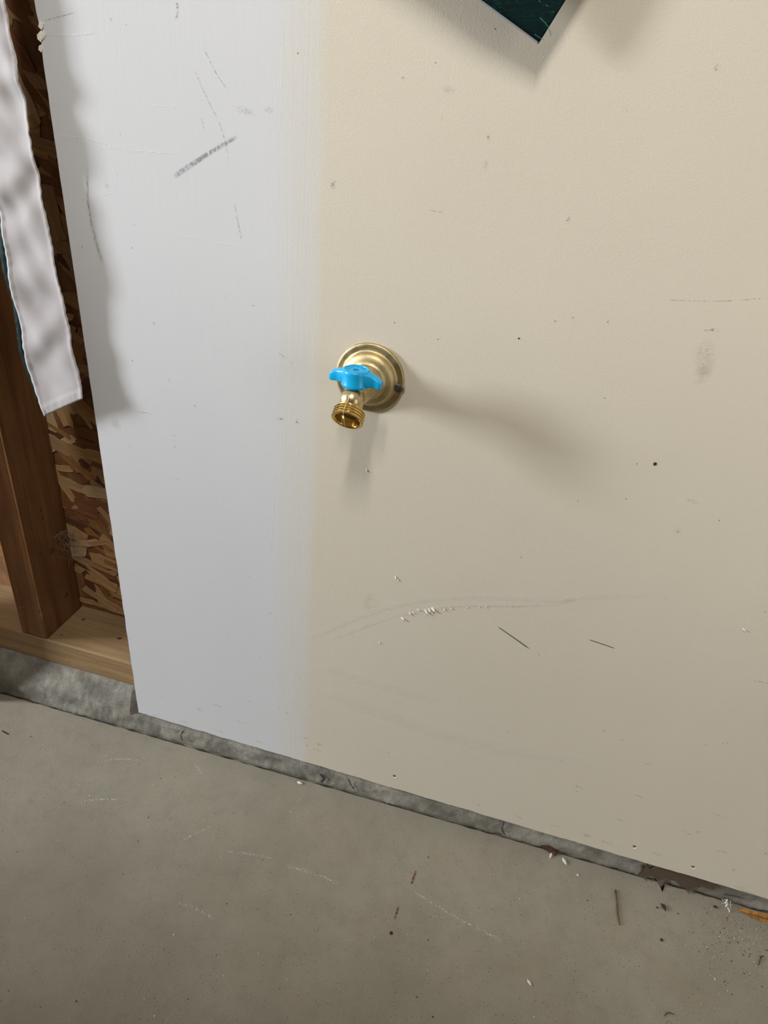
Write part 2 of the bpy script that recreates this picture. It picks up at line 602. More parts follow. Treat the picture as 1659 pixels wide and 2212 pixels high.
def blob(name, c, nrm, rx, rz, mat, parent, ang=0.0, t=0.0006, seg=14, ragged=0.15):
    n, u, v = frame_for(nrm)
    u, v = u * math.cos(ang) + v * math.sin(ang), v * math.cos(ang) - u * math.sin(ang)
    c = Vector(c)
    rim = [c + u * rx * math.cos(a) * q + v * rz * math.sin(a) * q for a, q in
           ((2 * math.pi * k / seg, 1 + rnd.uniform(-ragged, ragged)) for k in range(seg))]
    mid = [c + (p - c) * 0.62 + n * t for p in rim]
    base = [p - n * 0.0005 for p in rim]
    V = base + mid + [c + n * t * 1.15]
    F = [(i, (i + 1) % seg, seg + (i + 1) % seg, seg + i) for i in range(seg)]
    F += [(seg + i, seg + (i + 1) % seg, 2 * seg) for i in range(seg)]
    return link_mesh(name, V, F, mat, parent, True)


SX = -0.6115
for (px, py, rx, rz) in ((87, 1102, 0.006, 0.003), (92, 1118, 0.005, 0.004), (84, 1196, 0.005, 0.0025),
                         (112, 1190, 0.010, 0.006), (143, 1286, 0.009, 0.005), (89, 1318, 0.006, 0.0035)):
    p = on_x(px, py, SX)
    blob('knot', (p.x, p.y, p.z), (1, 0, 0), rx * 0.6, rz, KNOT, stud, rnd.uniform(-.5, .5), 0.0003)
for (px, py, r) in ((133, 1371, 0.0016), (258, 1379, 0.0032), (180, 1338, 0.0026), (166, 1405, 0.0008), (210, 1430, .0008), (148, 1430, .0009)):
    p = on_z(px, py, SILL_Z1) if py < 1400 else on_y(px, py, SILL_Y)
    blob('knot', p, (0, 0, 1) if py < 1400 else (0, -1, 0), r * 1.5, r, KNOT, sill, 0.2, 0.0003)
# splinters on the foot of the stud
for k in range(6):
    p = on_y(66 + rnd.uniform(-22, 12), 1318 + rnd.uniform(-12, 12), SILL_Y)
    tube('splinter', [p, p + Vector((rnd.uniform(-.004, .004), -0.003, rnd.uniform(-.003, .002))),
                      p + Vector((rnd.uniform(-.008, .008), -0.004, rnd.uniform(-.005, .001)))], [0.0004, 0.0003, 0.0001], STUDEDGE, stud, 5)


# individual strands of the sheathing board
def strand_mesh(i):
    L, w = rnd.uniform(0.032, 0.078), rnd.uniform(0.010, 0.022)
    if i % 3 == 0:
        w *= 0.5
    n = 5
    top = [(-L / 2 + L * k / n, w / 2 * (1 + rnd.uniform(-.25, .2))) for k in range(n + 1)]
    bot = [(L / 2 - L * k / n, -w / 2 * (1 + rnd.uniform(-.25, .2))) for k in range(n + 1)]
    outl = [(-L / 2 - rnd.uniform(0, .008), rnd.uniform(-.3, .3) * w)] + top + [(L / 2 + rnd.uniform(0, .010), rnd.uniform(-.3, .3) * w)] + bot
    m = len(outl)
    V = [(a, b, 0.0) for a, b in outl] + [(a, b, -0.0011) for a, b in outl]
    F = [tuple(range(m))] + [(j, (j + 1) % m, m + (j + 1) % m, m + j)[::-1] for j in range(m)]
    me = bpy.data.meshes.new('strand')
    me.from_pydata(V, [], F)
    me.materials.append(STRANDS[0])
    me.update()
    return me


SM = [strand_mesh(i) for i in range(16)]
weights = [0, 0, 0, 1, 1, 1, 1, 2, 2, 2, 3, 3, 4, 5]
for i in range(296):
    me = SM[rnd.randrange(len(SM))]
    o = bpy.data.objects.new('strand', me)
    col.objects.link(o)
    z = SILL_Z1 + 0.004 + 0.80 * (i / 296) + rnd.uniform(-0.02, 0.02)
    z = max(z, SILL_Z1 + 0.014)
    x = rnd.uniform(-0.612, -0.452)
    if i % 14 == 0:
        x = rnd.uniform(-0.75, -0.66)
    bias = -0.28 if z < 0.42 else -0.75
    ang = rnd.gauss(bias, 0.55)
    if z < SILL_Z1 + 0.03:
        ang *= 0.3
    # local z -> world -Y (towards the room), local x along the board
    Rm = Matrix(((1, 0, 0), (0, 0, -1), (0, 1, 0)))
    Rm = Rm @ Matrix.Rotation(ang, 3, 'Z') @ Matrix.Rotation(rnd.gauss(0, 0.018), 3, 'X') @ Matrix.Rotation(rnd.gauss(0, 0.018), 3, 'Y')
    o.rotation_euler = Rm.to_euler()
    o.location = (x, OSB_Y - 0.0006 - rnd.uniform(0, 0.0018), z)
    o.parent = osb
    o.material_slots[0].link = 'OBJECT'
    o.material_slots[0].material = STRANDS[weights[rnd.randrange(len(weights))]]

# ------------------------------------------------------------------ concrete curb under the wall


def curb_y(x):
    """where the foot of the curb meets the floor"""
    t = max(-1.0, min(1.0, (x + 0.16) / 0.55))
    return 0.002 + 0.0085 * t


def make_curb():
    xs = [-2.0 + 0.02 * i for i in range(62)] + [-0.76 + 0.0025 * i for i in range(505)] + [0.51 + 0.03 * i for i in range(1, 55)]
    prof = []
    rows = 17
    V, F = [], []
    for x in xs:
        yf = curb_y(x)
        for j in range(rows):
            t = j / (rows - 1)
            if t < 0.10:                      # undercut foot
                z = 0.0
                z = -0.002 + t / 0.10 * 0.0045
                y = yf + 0.004
            elif t < 0.55:                    # steep face
                q = (t - 0.10) / 0.45
                z = 0.0025 + q * 0.0335
                y = yf - 0.001 + 0.0015 * q
            else:                             # sloping rough shoulder up to the plate
                q = (t - 0.55) / 0.45
                z = 0.036 + q * (SILL_Z0 + 0.0015 - 0.036)
                y = yf + 0.0005 + (SILL_Y + 0.002 - yf) * q
            a = mnoise.noise(Vector((x * 45, z * 90, 0.3))) * 0.0022 + mnoise.noise(Vector((x * 170, z * 240, 2.7))) * 0.0013
            if x > EDGE_X - 0.012 and z > BOT_Z - 0.003:   # behind the sheet
                y = max(y + a, TH + 0.0006)
            else:
                y += a * (1.0 if t > 0.1 else 0.3)
                if x > EDGE_X - 0.012:
                    y = max(y, -0.0035 + (0.002 if z > 0.034 else 0))
            V.append((x, y, z))
        V.append((x, OSB_Y + 0.02, SILL_Z0 - 0.0002))
        V.append((x, OSB_Y + 0.02, -0.002))
    R_ = rows + 2
    for i in range(len(xs) - 1):
        for j in range(R_ - 1):
            F.append((i * R_ + j, (i + 1) * R_ + j, (i + 1) * R_ + j + 1, i * R_ + j + 1))
    o = link_mesh('baseboard_curb', V, F, CURB, None, True)
    return o


curb = make_curb()
tag(curb, 'rough grey concrete curb running along the foot of the wall', kind='structure')

# ------------------------------------------------------------------ marks on wall and floor
MK = {
    'graphite': mat_mark('graphite_scuff', (0.30, 0.30, 0.33), 0.85, (900, 900, 260), 0.38, 0.62, 0.7),
    'grey': mat_mark('rubber_scuff', (0.26, 0.255, 0.25), 0.75, (1400, 400, 160), 0.42, 0.66, 0.8),
    'hair': mat_mark('hairline_scratch', (0.22, 0.21, 0.20), 0.65, (500, 500, 500), 0.44, 0.62, 0.9),
    'cut': mat_mark('knife_cut', (0.035, 0.03, 0.028), 1.0, (400, 400, 400), 0.25, 0.42, 0.9),
    'pale': mat_mark('pale_rub', (0.80, 0.775, 0.715), 0.36, (60, 60, 120), 0.15, 0.60, 1.0),
    'pale2': mat_mark('faint_pale_rub', (0.80, 0.775, 0.715), 0.22, (25, 25, 60), 0.15, 0.75, 1.0),
    'white': mat_mark('white_scratch', (0.86, 0.865, 0.87), 0.55, (300, 300, 300), 0.30, 0.7, 0.9),
    'brown': mat_mark('brown_smudge', (0.18, 0.13, 0.08), 0.7, (500, 500, 700), 0.46, 0.66, 0.9, True),
    'dirt': mat_mark('grey_smudge', (0.34, 0.31, 0.27), 0.36, (420, 420, 600), 0.40, 0.70, 1.0, True),
    'haze': mat_mark('faint_soil', (0.34, 0.28, 0.21), 0.30, (60, 60, 80), 0.35, 0.75, 1.0, True),
    'rust': mat_mark('rust_stain', (0.17, 0.050, 0.010), 0.95, (330, 330, 330), 0.36, 0.56, 1.0),
    'chalk': mat_mark('chalky_scratch', (0.58, 0.56, 0.51), 0.85, (420, 420, 420), 0.44, 0.62, 0.9),
    'dark': mat_mark('dark_crack', (0.03, 0.027, 0.024), 0.95, (300, 300, 300), 0.28, 0.5, 0.8),
    'reddot': mat_mark('dark_red_spot', (0.09, 0.018, 0.012), 1.0, (100, 100, 100), 0.0, 0.1, 0.4, True),
}


def strip(name, pts, width, mk, parent, proj, nrm, lift=0.00025, n=None, taper=None):
    """flat ribbon lying on a surface; pts in photo pixels"""
    P = [proj(*p) for p in pts]
    P = spline(P, n or max(8, 6 * len(P))) if len(P) > 2 else [P[0].lerp(P[1], k / 8) for k in range(9)]
    N = Vector(nrm)
    V, U = [], []
    for i, p in enumerate(P):
        t = (P[min(i + 1, len(P) - 1)] - P[max(i - 1, 0)]).normalized()
        s = t.cross(N).normalized()
        w = width / 2
        q = i / (len(P) - 1)
        if taper:
            w *= taper[0] + (taper[1] - taper[0]) * q
        b = p + N * lift
        V += [b - s * w, b + s * w]
        U += [(q, 0), (q, 1)]
    F = [(2 * i, 2 * i + 2, 2 * i + 3, 2 * i + 1) for i in range(len(P) - 1)]
    return link_mesh(name, V, F, MK[mk], parent, False, U)


def patch(name, px, py, rw, rh, mk, parent, proj, nrm, ang=0.0, lift=0.00025):
    c = proj(px, py)
    N = Vector(nrm)
    u = Vector((1, 0, 0))
    v = N.cross(u)
    u, v = u * math.cos(ang) + v * math.sin(ang), v * math.cos(ang) - u * math.sin(ang)
    c = c + N * lift
    V = [c - u * rw - v * rh, c + u * rw - v * rh, c + u * rw + v * rh, c - u * rw + v * rh]
    return link_mesh(name, V, [(0, 1, 2, 3)], MK[mk], parent, False, [(0, 0), (1, 0), (1, 1), (0, 1)])


WN = (0, -1, 0)


def wline(name, pts, width, mk, taper=None, lift=0.00025):
    return strip(name, pts, width, mk, wall, on_y, WN, lift, None, taper)


def wspot(px, py, rw, rh, mk, ang=0.0, name='smudge'):
    return patch(name, px, py, rw, rh, mk, wall, on_y, WN, ang)


# joint compound side
wline('scuff_mark', [(372, 384), (440, 338), (516, 292)], 0.0052, 'graphite', (1.2, 0.6))
wline('scuff_mark', [(189, 358), (190, 430), (203, 505), (224, 576)], 0.0036, 'grey', (1.0, 1.3))
wline('scratch', [(417, 143), (445, 207), (478, 277), (498, 358)], 0.0009, 'hair')
wline('scratch', [(438, 100), (468, 160), (494, 198)], 0.0010, 'hair')
wline('scratch', [(506, 438), (515, 485), (523, 524)], 0.0011, 'hair')
wline('scratch', [(434, 252), (441, 280)], 0.0008, 'hair')
wline('scratch', [(110, 288), (200, 303), (270, 322), (390, 333)], 0.0018, 'white')
wline('scratch', [(140, 296), (230, 318), (300, 330)], 0.0010, 'white')
wline('scratch', [(168, 430), (215, 426), (252, 412)], 0.0012, 'white')
wline('scratch', [(326, 227), (384, 232)], 0.0012, 'white')
wline('scratch', [(235, 355), (250, 375), (248, 405)], 0.0010, 'white')
wline('scratch', [(378, 508), (430, 515)], 0.0016, 'white')
wline('scratch', [(460, 523), (545, 537)], 0.0016, 'white')
wline('scratch', [(78, 72), (150, 76), (215, 69)], 0.0022, 'white')
wline('scratch', [(79, 48), (120, 38), (172, 24)], 0.0010, 'hair')
wline('scratch', [(382, 2), (383, 20), (381, 46)], 0.0030, 'hair')
wline('scratch', [(322, 1305), (342, 1309), (363, 1312)], 0.0012, 'white')
wline('scratch', [(296, 889), (330, 894)], 0.0012, 'hair')
wline('scratch', [(598, 760), (620, 775), (636, 790)], 0.0009, 'hair')
wline('trowel_line', [(594, 1010), (590, 1100), (584, 1200)], 0.0009, 'white')
wline('trowel_line', [(612, 40), (608, 160), (604, 300)], 0.0008, 'white')
for (px, py, a, b, mk) in ((605, 905, .0060, .0028, 'brown'), (642, 911, .0035, .0032, 'brown'), (333, 698, .0020, .0024, 'brown'),
                           (366, 821, .0026, .0022, 'dirt'), (383, 1034, .0019, .0034, 'brown'), (382, 1018, .0010, .0020, 'brown'),
                           (280, 965, .0024, .0014, 'brown'), (396, 1010, .001, .001, 'brown'), (391, 929, .0011, .0012, 'brown'),
                           (240, 41, .0008, .0022, 'brown'), (273, 53, .0010, .0012, 'brown'), (530, 240, .012, .004, 'dirt'),
                           (580, 237, .006, .003, 'dirt'), (232, 402, .004, .003, 'dirt'), (291, 485, .0015, .002, 'dirt'),
                           (250, 916, .008, .010, 'haze'), (470, 1524, .010, .003, 'dirt'), (430, 1532, .008, .003, 'dirt'),
                           (540, 1515, .006, .002, 'dirt'), (520, 1560, .010, .003, 'dirt'), (352, 1507, .006, .002, 'dirt'),
                           (620, 1540, .004, .002, 'dirt'), (335, 1545, .004, .0012, 'brown'), (475, 1580, .014, .003, 'dirt'),
                           (560, 1602, .010, .003, 'dirt'), (400, 1560, .010, .003, 'dirt')):
    wspot(px, py, a, b, mk, rnd.uniform(-.25, .1))
# paper side
wline('scratch', [(1435, 648), (1555, 650), (1662, 643)], 0.0008, 'hair')
wline('knife_cut', [(1073, 1352), (1105, 1374), (1146, 1403)], 0.0021, 'cut', (0.6, 0.9))
wline('knife_cut', [(1271, 1381), (1295, 1389), (1330, 1401)], 0.0013, 'cut')
wline('pale_rub', [(660, 1384), (760, 1340), (870, 1305), (1000, 1291), (1200, 1296), (1300, 1288), (1420, 1287)], 0.0085, 'pale')
wline('pale_rub', [(700, 1388), (800, 1350), (880, 1325), (1000, 1310), (1170, 1308), (1250, 1294)], 0.0055, 'pale')
wline('pale_rub', [(690, 1440), (800, 1475), (960, 1520)], 0.020, 'pale2')
wline('pale_rub', [(690, 1500), (820, 1540), (1000, 1600), (1300, 1660)], 0.030, 'pale2')
wline('scratch', [(890, 1322), (1000, 1309), (1120, 1310), (1240, 1297)], 0.0009, 'hair')
wline('scratch', [(787, 1355), (795, 1348), (800, 1346)], 0.0010, 'hair')
wline('scratch', [(1617, 1468), (1662, 1476)], 0.0010, 'hair')
wline('scratch', [(1555, 1610), (1565, 1603), (1575, 1606)], 0.0010, 'hair')
wline('scratch', [(1343, 240), (1352, 236), (1356, 246)], 0.0010, 'hair')
wline('scratch', [(925, 453), (945, 457), (960, 458)], 0.0007, 'hair')
for (px, py, a, b, mk) in ((720, 399, .0030, .0055, 'brown'), (1227, 475, .0022, .0036, 'brown'), (870, 168, .0015, .0018, 'brown'),
                           (955, 255, .0010, .0024, 'brown'), (1055, 296, .0014, .003, 'brown'), (970, 194, .007, .004, 'dirt'),
                           (1050, 355, .003, .004, 'dirt'), (1548, 145, .002, .003, 'brown'), (1537, 713, .008, .0022, 'brown'),
                           (1522, 765, .010, .016, 'dirt'), (1520, 800, .009, .016, 'haze'), (1495, 1082, .008, .003, 'dirt'),
                           (1466, 1146, .0030, .0040, 'brown'), (1415, 1002, .0018, .0020, 'reddot'), (1121, 731, .0009, .0009, 'reddot'),
                           (1313, 695, .001, .002, 'brown'), (1527, 670, .001, .0014, 'brown'), (1434, 1293, .002, .0012, 'brown'),
                           (800, 1300, .012, .016, 'haze'), (660, 1594, .006, .0025, 'brown'), (690, 1608, .0055, .003, 'brown'),
                           (664, 1610, .003, .003, 'brown'), (684, 1620, .010, .002, 'dirt'), (1268, 1804, .007, .004, 'brown'),
                           (1200, 1784, .012, .002, 'dirt'), (1035, 1738, .004, .004, 'dirt'), (1340, 1770, .008, .003, 'dirt'),
                           (1490, 1802, .005, .0022, 'brown'), (1508, 1797, .003, .002, 'brown'), (1585, 1878, .0035, .006, 'dirt'),
                           (1620, 1932, .018, .005, 'brown'), (1600, 1917, .010, .004, 'dirt'), (1640, 1906, .006, .001, 'brown'),
                           (1655, 1844, .004, .002, 'brown'), (1550, 1760, .009, .003, 'dirt'), (1480, 1795, .006, .002, 'dirt'),
                           (1400, 1650, .006, .003, 'dirt'), (1305, 1578, .005, .002, 'dirt'), (1200, 1510, .002, .0013, 'brown'),
                           (840, 1625, .004, .002, 'dirt'), (1096, 1580, .004, .002, 'dirt'), 
                           (1310, 1820, .014, .004, 'dirt'), (1420, 1845, .012, .003, 'dirt'), (1120, 1765, .010, .003, 'dirt'),
                           (1250, 1700, .010, .003, 'dirt'), (1380, 1720, .008, .003, 'dirt'), (1560, 1840, .010, .003, 'dirt')):
    wspot(px, py, a, b, mk, rnd.uniform(-.3, .1))


# raised paper curls where the board was gouged
def chip(name, c, nrm, L, w, t, ang, mat, parent, up=0.4):
    n, u, v = frame_for(nrm)
    u, v = u * math.cos(ang) + v * math.sin(ang), v * math.cos(ang) - u * math.sin(ang)
    c = Vector(c)
    rows = 5
    V, F = [], []
    for i in range(rows):
        q = i / (rows - 1)
        h = n * (up * L * q * q - t * 0.3)
        ww = w * (0.35 + 0.65 * math.sin(math.pi * (0.15 + 0.7 * q))) * rnd.uniform(.8, 1.1)
        p = c + u * (q - 0.5) * L + h
        V += [p - v * ww / 2, p + v * ww / 2, p + v * ww * 0.4 + n * t, p - v * ww * 0.4 + n * t]
    for i in range(rows - 1):
        for k in range(4):
            F.append((4 * i + k, 4 * i + (k + 1) % 4, 4 * (i + 1) + (k + 1) % 4, 4 * (i + 1) + k))
    F += [(3, 2, 1, 0), tuple(4 * (rows - 1) + k for k in range(4))]
    return link_mesh(name, V, F, mat, parent, True)


for (px, py, L, w) in ((870, 1336, .0042, .0024), (936, 1316, .0050, .0030), (921, 1321, .0052, .0022), (928, 1318, .0040, .0020),
                       (886, 1325, .003, .0016), (904, 1317, .0026, .0014), (960, 1316, .003, .0014), (975, 1314, .0022, .0012),
                       (893, 1323, .0022, .001), (1035, 1311, .0016, .001), (1050, 1310, .0016, .0008), (1010, 1311, .0014, .0008),
                       (820, 1388, .002, .0014), (855, 1247, .0034, .0018), (860, 1253, .002, .001), (1607, 1360, .003, .0016), (792, 1016, .002, .0014)):
    p = on_y(px, py)
    chip('paper_curl', (p.x, -0.0001, p.z), WN, L, w, 0.0006, rnd.uniform(-1.3, -0.3), GYP, wall, 0.35)

# ------------------------------------------------------------------ floor marks
fl = bpy.data.objects['floor']
FN = (0, 0, 1)


def fline(name, pts, width, mk, taper=None):
    return strip(name, pts, width, mk, fl, on_z, FN, 0.0003, None, taper)


def fspot(name, px, py, rw, rh, mk, ang=0.0):
    return patch(name, px, py, rw, rh, mk, fl, on_z, FN, ang, 0.0003)


fline('rust_stain', [(888, 1912), (894, 1894), (899, 1880)], 0.0042, 'rust')
fline('rust_stain', [(851, 1988), (858, 1968), (861, 1956)], 0.0036, 'rust')
fspot('rust_stain', 845, 2016, .0024, .0024, 'reddot')
fline('chalk_streak', [(392, 1818), (425, 1800), (466, 1782)], 0.0050, 'chalk')
fline('chalk_streak', [(880, 1916), (920, 1942), (960, 1966), (1000, 1990), (1060, 2020), (1095, 2038)], 0.0060, 'chalk')
fline('chalk_streak', [(378, 1950), (425, 1964), (470, 1990)], 0.0055, 'chalk')
fline('chalk_streak', [(160, 1733), (215, 1728), (270, 1727)], 0.0048, 'chalk')
fline('chalk_streak', [(215, 1645), (260, 1640), (305, 1643)], 0.0050, 'chalk')
fline('chalk_streak', [(422, 1648), (430, 1662), (438, 1674)], 0.0060, 'chalk')
fline('chalk_streak', [(470, 1838), (540, 1845), (600, 1856)], 0.0050, 'chalk')
fline('chalk_streak', [(740, 2034), (770, 2026)], 0.0036, 'chalk')
fline('chalk_streak', [(610, 1868), (680, 1888), (740, 1912)], 0.0070, 'chalk')
for (px, py, r) in ((65, 1732, .006), (482, 1752, .005), (1175, 2074, .0055), (1043, 1840, .006), (200, 1570, .006), (985, 1860, .004), (505, 1834, .004)):
    fspot('stain', px, py, r, r * 1.2, 'dirt')
fline('crack', [(3, 1578), (12, 1583), (20, 1587)], 0.0030, 'dark')

# dirt in the joint along the curb's foot, its contact shade painted in too
GAPM = mat_plain('packed_dirt_and_shade', (0.030, 0.026, 0.020), 0.95, var=0.4, scale=300)
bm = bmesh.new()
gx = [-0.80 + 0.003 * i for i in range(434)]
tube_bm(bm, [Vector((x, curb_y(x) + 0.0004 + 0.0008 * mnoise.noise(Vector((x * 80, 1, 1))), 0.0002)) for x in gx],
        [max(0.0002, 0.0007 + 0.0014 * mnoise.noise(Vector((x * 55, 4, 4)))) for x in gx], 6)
link_bm('joint_dirt_and_shade', bm, GAPM, curb, True)

# curb marks: dark mud smear, torn hollow, cracks
MUD = mat_plain('dried_mud', (0.085, 0.058, 0.036), 0.85, var=0.3, scale=200)
RAW = mat_plain('damp_earth', (0.065, 0.028, 0.016), 0.9, var=0.3, scale=300)


def curb_pt(px, py, out=0.0):
    p = on_y(px, py, 0.004)
    for _ in range(4):
        p = on_y(px, py, curb_y(p.x) - 0.0008 - out)
    if p.z < 0.0006:
        p = on_z(px, py, 0.0008)
    return p


def slab(name, px_pts, mat, parent, out=0.0013):
    c = [sum(q[i] for q in px_pts) / len(px_pts) for i in (0, 1)]
    m = len(px_pts)
    rim = [curb_pt(*q, out) for q in px_pts]
    back = [p + Vector((0, 0.005, 0)) for p in rim]
    V = rim + back
    F = [tuple(range(m))] + [(i, (i + 1) % m, m + (i + 1) % m, m + i) for i in range(m)]
    bm = bmesh.new()
    vv = [bm.verts.new(p) for p in V]
    for f in F:
        bm.faces.new([vv[i] for i in f])
    bmesh.ops.triangulate(bm, faces=[f for f in bm.faces if len(f.verts) > 4])
    return link_bm(name, bm, mat, parent)


s = 3.259
slab('mud_smear', [(1150 + a / s, 1780 + b / s) for a, b in (
    (770, 300), (790, 318), (806, 288), (825, 318), (900, 308), (960, 326), (1060, 352), (1150, 374), (1230, 398), (1275, 414), (1302, 432), (1272, 465),
    (1190, 442), (1130, 445), (1112, 468), (1104, 496), (1090, 466), (1040, 432), (1008, 402), (942, 386), (932, 430), (916, 480),
    (902, 442), (880, 402), (850, 366), (802, 368), (808, 404), (788, 382), (740, 362), (772, 340))], MUD, curb)
slab('torn_hollow', [(1150 + a / s, 1780 + b / s) for a, b in ((58, 152), (100, 158), (140, 170), (160, 190), (182, 206), (160, 226), (125, 205), (95, 185), (70, 172))], RAW, curb)


def cline(pts, width, mk='dark'):
    P = [curb_pt(*p, 0.002) for p in pts]
    V, U, F = [], [], []
    P = spline(P, 14)
    for i, p in enumerate(P):
        t = (P[min(i + 1, 14)] - P[max(i - 1, 0)]).normalized()
        sd = t.cross(Vector(WN)).normalized() * width / 2
        V += [p - sd, p + sd]
        U += [(i / 14, 0), (i / 14, 1)]
    F = [(2 * i, 2 * i + 2, 2 * i + 3, 2 * i + 1) for i in range(14)]
    return link_mesh('crack', V, F, MK[mk], curb, False, U)


cline([(399, 1577), (391, 1588), (396, 1602)], 0.0030)
cline([(752, 1680), (758, 1695), (766, 1706)], 0.0030)
cline([(1090, 1772), (1085, 1790), (1092, 1805)], 0.0030)
cline([(1560, 1932), (1585, 1935), (1612, 1942)], 0.0026)
cline([(690, 1670), (700, 1682), (692, 1690)], 0.0060)

# ------------------------------------------------------------------ hose faucet
FC = on_y(800, 815.5)
faucet = empty('hose_faucet', (FC.x, 0, FC.z))
tag(faucet, 'brass hose faucet with blue lever handle mounted on the drywall', 'faucet')


def fp(x, o, z):
    return Vector((x, -o, z))


OUT = (0, -1, 0)
lathe('wall_flange', [(0.0325, -0.0002), (0.0325, 0.0016), (0.0322, 0.0024), (0.0315, 0.0029), (0.0300, 0.0031), (0.0282, 0.0032), (0.0266, 0.0034), (0.0257, 0.0039),
                      (0.0251, 0.0050), (0.0247, 0.0064), (0.0240, 0.0077), (0.0229, 0.0088), (0.0214, 0.0097), (0.0197, 0.0104),
                      (0.0180, 0.0110), (0.0166, 0.0117), (0.0158, 0.0128)], fp(0, 0, 0), OUT, BRASS, faucet, 96, cap0=True, cap1=True, sharp=50)
lathe('valve_body', [(0.0160, 0.0105), (0.0156, 0.0135), (0.0145, 0.0160), (0.0134, 0.0190), (0.0126, 0.0250), (0.0120, 0.034), (0.0112, 0.0420),
                     (0.0100, 0.0480)], fp(0, 0, -0.0005), OUT, BRASS, faucet, 56, sharp=40)
BALL = fp(0, 0.0535, -0.0020)
prof = [(0.0103 * math.sin(math.pi * i / 18), -0.0103 * math.cos(math.pi * i / 18)) for i in range(19)]
prof[0] = (0.0, prof[0][1]); prof[-1] = (0.0, prof[-1][1])
ball = lathe('outlet_elbow', prof, BALL, (1, 0, 0), BRASS_SMOOTH, faucet, 36)
NA = math.radians(36)
NAX = Vector((0, -math.cos(NA), -math.sin(NA)))
NF = fp(0, 0.0640, -0.0168)              # centre of the nozzle's mouth
# neck from the ball into the nozzle
npts = spline([BALL + Vector((0, 0.003, 0.001)), BALL + Vector((0, -0.001, -0.0045)), NF - NAX * 0.0115, NF - NAX * 0.0080], 10)
tube('outlet_neck', npts, [0.0096, 0.0098, 0.0100, 0.0100, 0.0099, 0.0099, 0.0100, 0.0104, 0.0110, 0.0118, 0.0122], BRASS_SMOOTH, faucet, 32)
# threaded nozzle, hollow
pr = [(0.0100, -0.0104), (0.0126, -0.0102), (0.0133, -0.0097)]
for k in range(3):
    b = -0.0092 + k * 0.0025
    pr += [(0.0131, b), (0.0131, b + 0.0004), (0.0141, b + 0.0010), (0.0141, b + 0.0014), (0.0131, b + 0.0021)]
pr += [(0.0131, -0.0014), (0.0140, -0.0008), (0.0141, -0.0002), (0.0136, 0.0), (0.0122, 0.0), (0.0112, -0.0006), (0.0108, -0.0016), (0.0105, -0.0052), (0.0090, -0.0075), (0.0052, -0.0084), (0.0050, -0.0110), (0.0, -0.0110)]
lathe('threaded_nozzle', pr, NF, NAX, BRASS_CUT, faucet, 56, cap0=False, cap1=False, sharp=30)
# casting seam over the elbow and a fine strand hanging across the mouth
bm = bmesh.new()
seam = []
for k in range(12):
    a = math.radians(80 - k * 11)
    seam.append(BALL + Vector((0.00015 * math.sin(k * 1.7) - 0.0003, -0.01035 * math.cos(a) , 0.01035 * math.sin(a))))
tube_bm(bm, seam, [0.00016 + 0.00008 * (k % 3 == 1) for k in range(12)], 6)
link_bm('casting_seam', bm, BRASS_SMOOTH, faucet, True)
FIL = mat_plain('pale_fibre', (0.85, 0.74, 0.45), 0.35, var=0.1)
u_, v_ = Vector((1, 0, 0)), NAX.cross(Vector((1, 0, 0)))
if v_.z < 0: v_ = -v_
tube('fibre', [NF - NAX * 0.0105 + v_ * 0.0146 - u_ * 0.0008, NF + NAX * 0.0002 + v_ * 0.0143 - u_ * 0.0012, NF + NAX * 0.0002 + v_ * 0.004 - u_ * 0.0020, NF + NAX * 0.0002 - v_ * 0.0125 - u_ * 0.0036], [0.00022] * 4, FIL, faucet, 6)
# bonnet, stem and small stop pin under the handle
HO, HZ0, HZ1 = 0.0455, 0.0085, 0.0234
lathe('bonnet', [(0.0105, 0.0), (0.0100, 0.007), (0.0078, 0.0095), (0.0072, 0.0120)], fp(0, 0.0415, 0.000), (0, 0, 1), BRASS, faucet, 32)
lathe('stem', [(0.0040, 0.0), (0.0040, 0.014)], fp(0, HO - 0.001, 0.004), (0, 0, 1), BRASS_SMOOTH, faucet, 20)
lathe('stop_pin', [(0.0011, 0.0), (0.0011, 0.0035), (0.0016, 0.0036), (0.0016, 0.0052)], fp(-0.0010, 0.0535, 0.0055), (0, 0, 1), BRASS_CUT, faucet, 14)


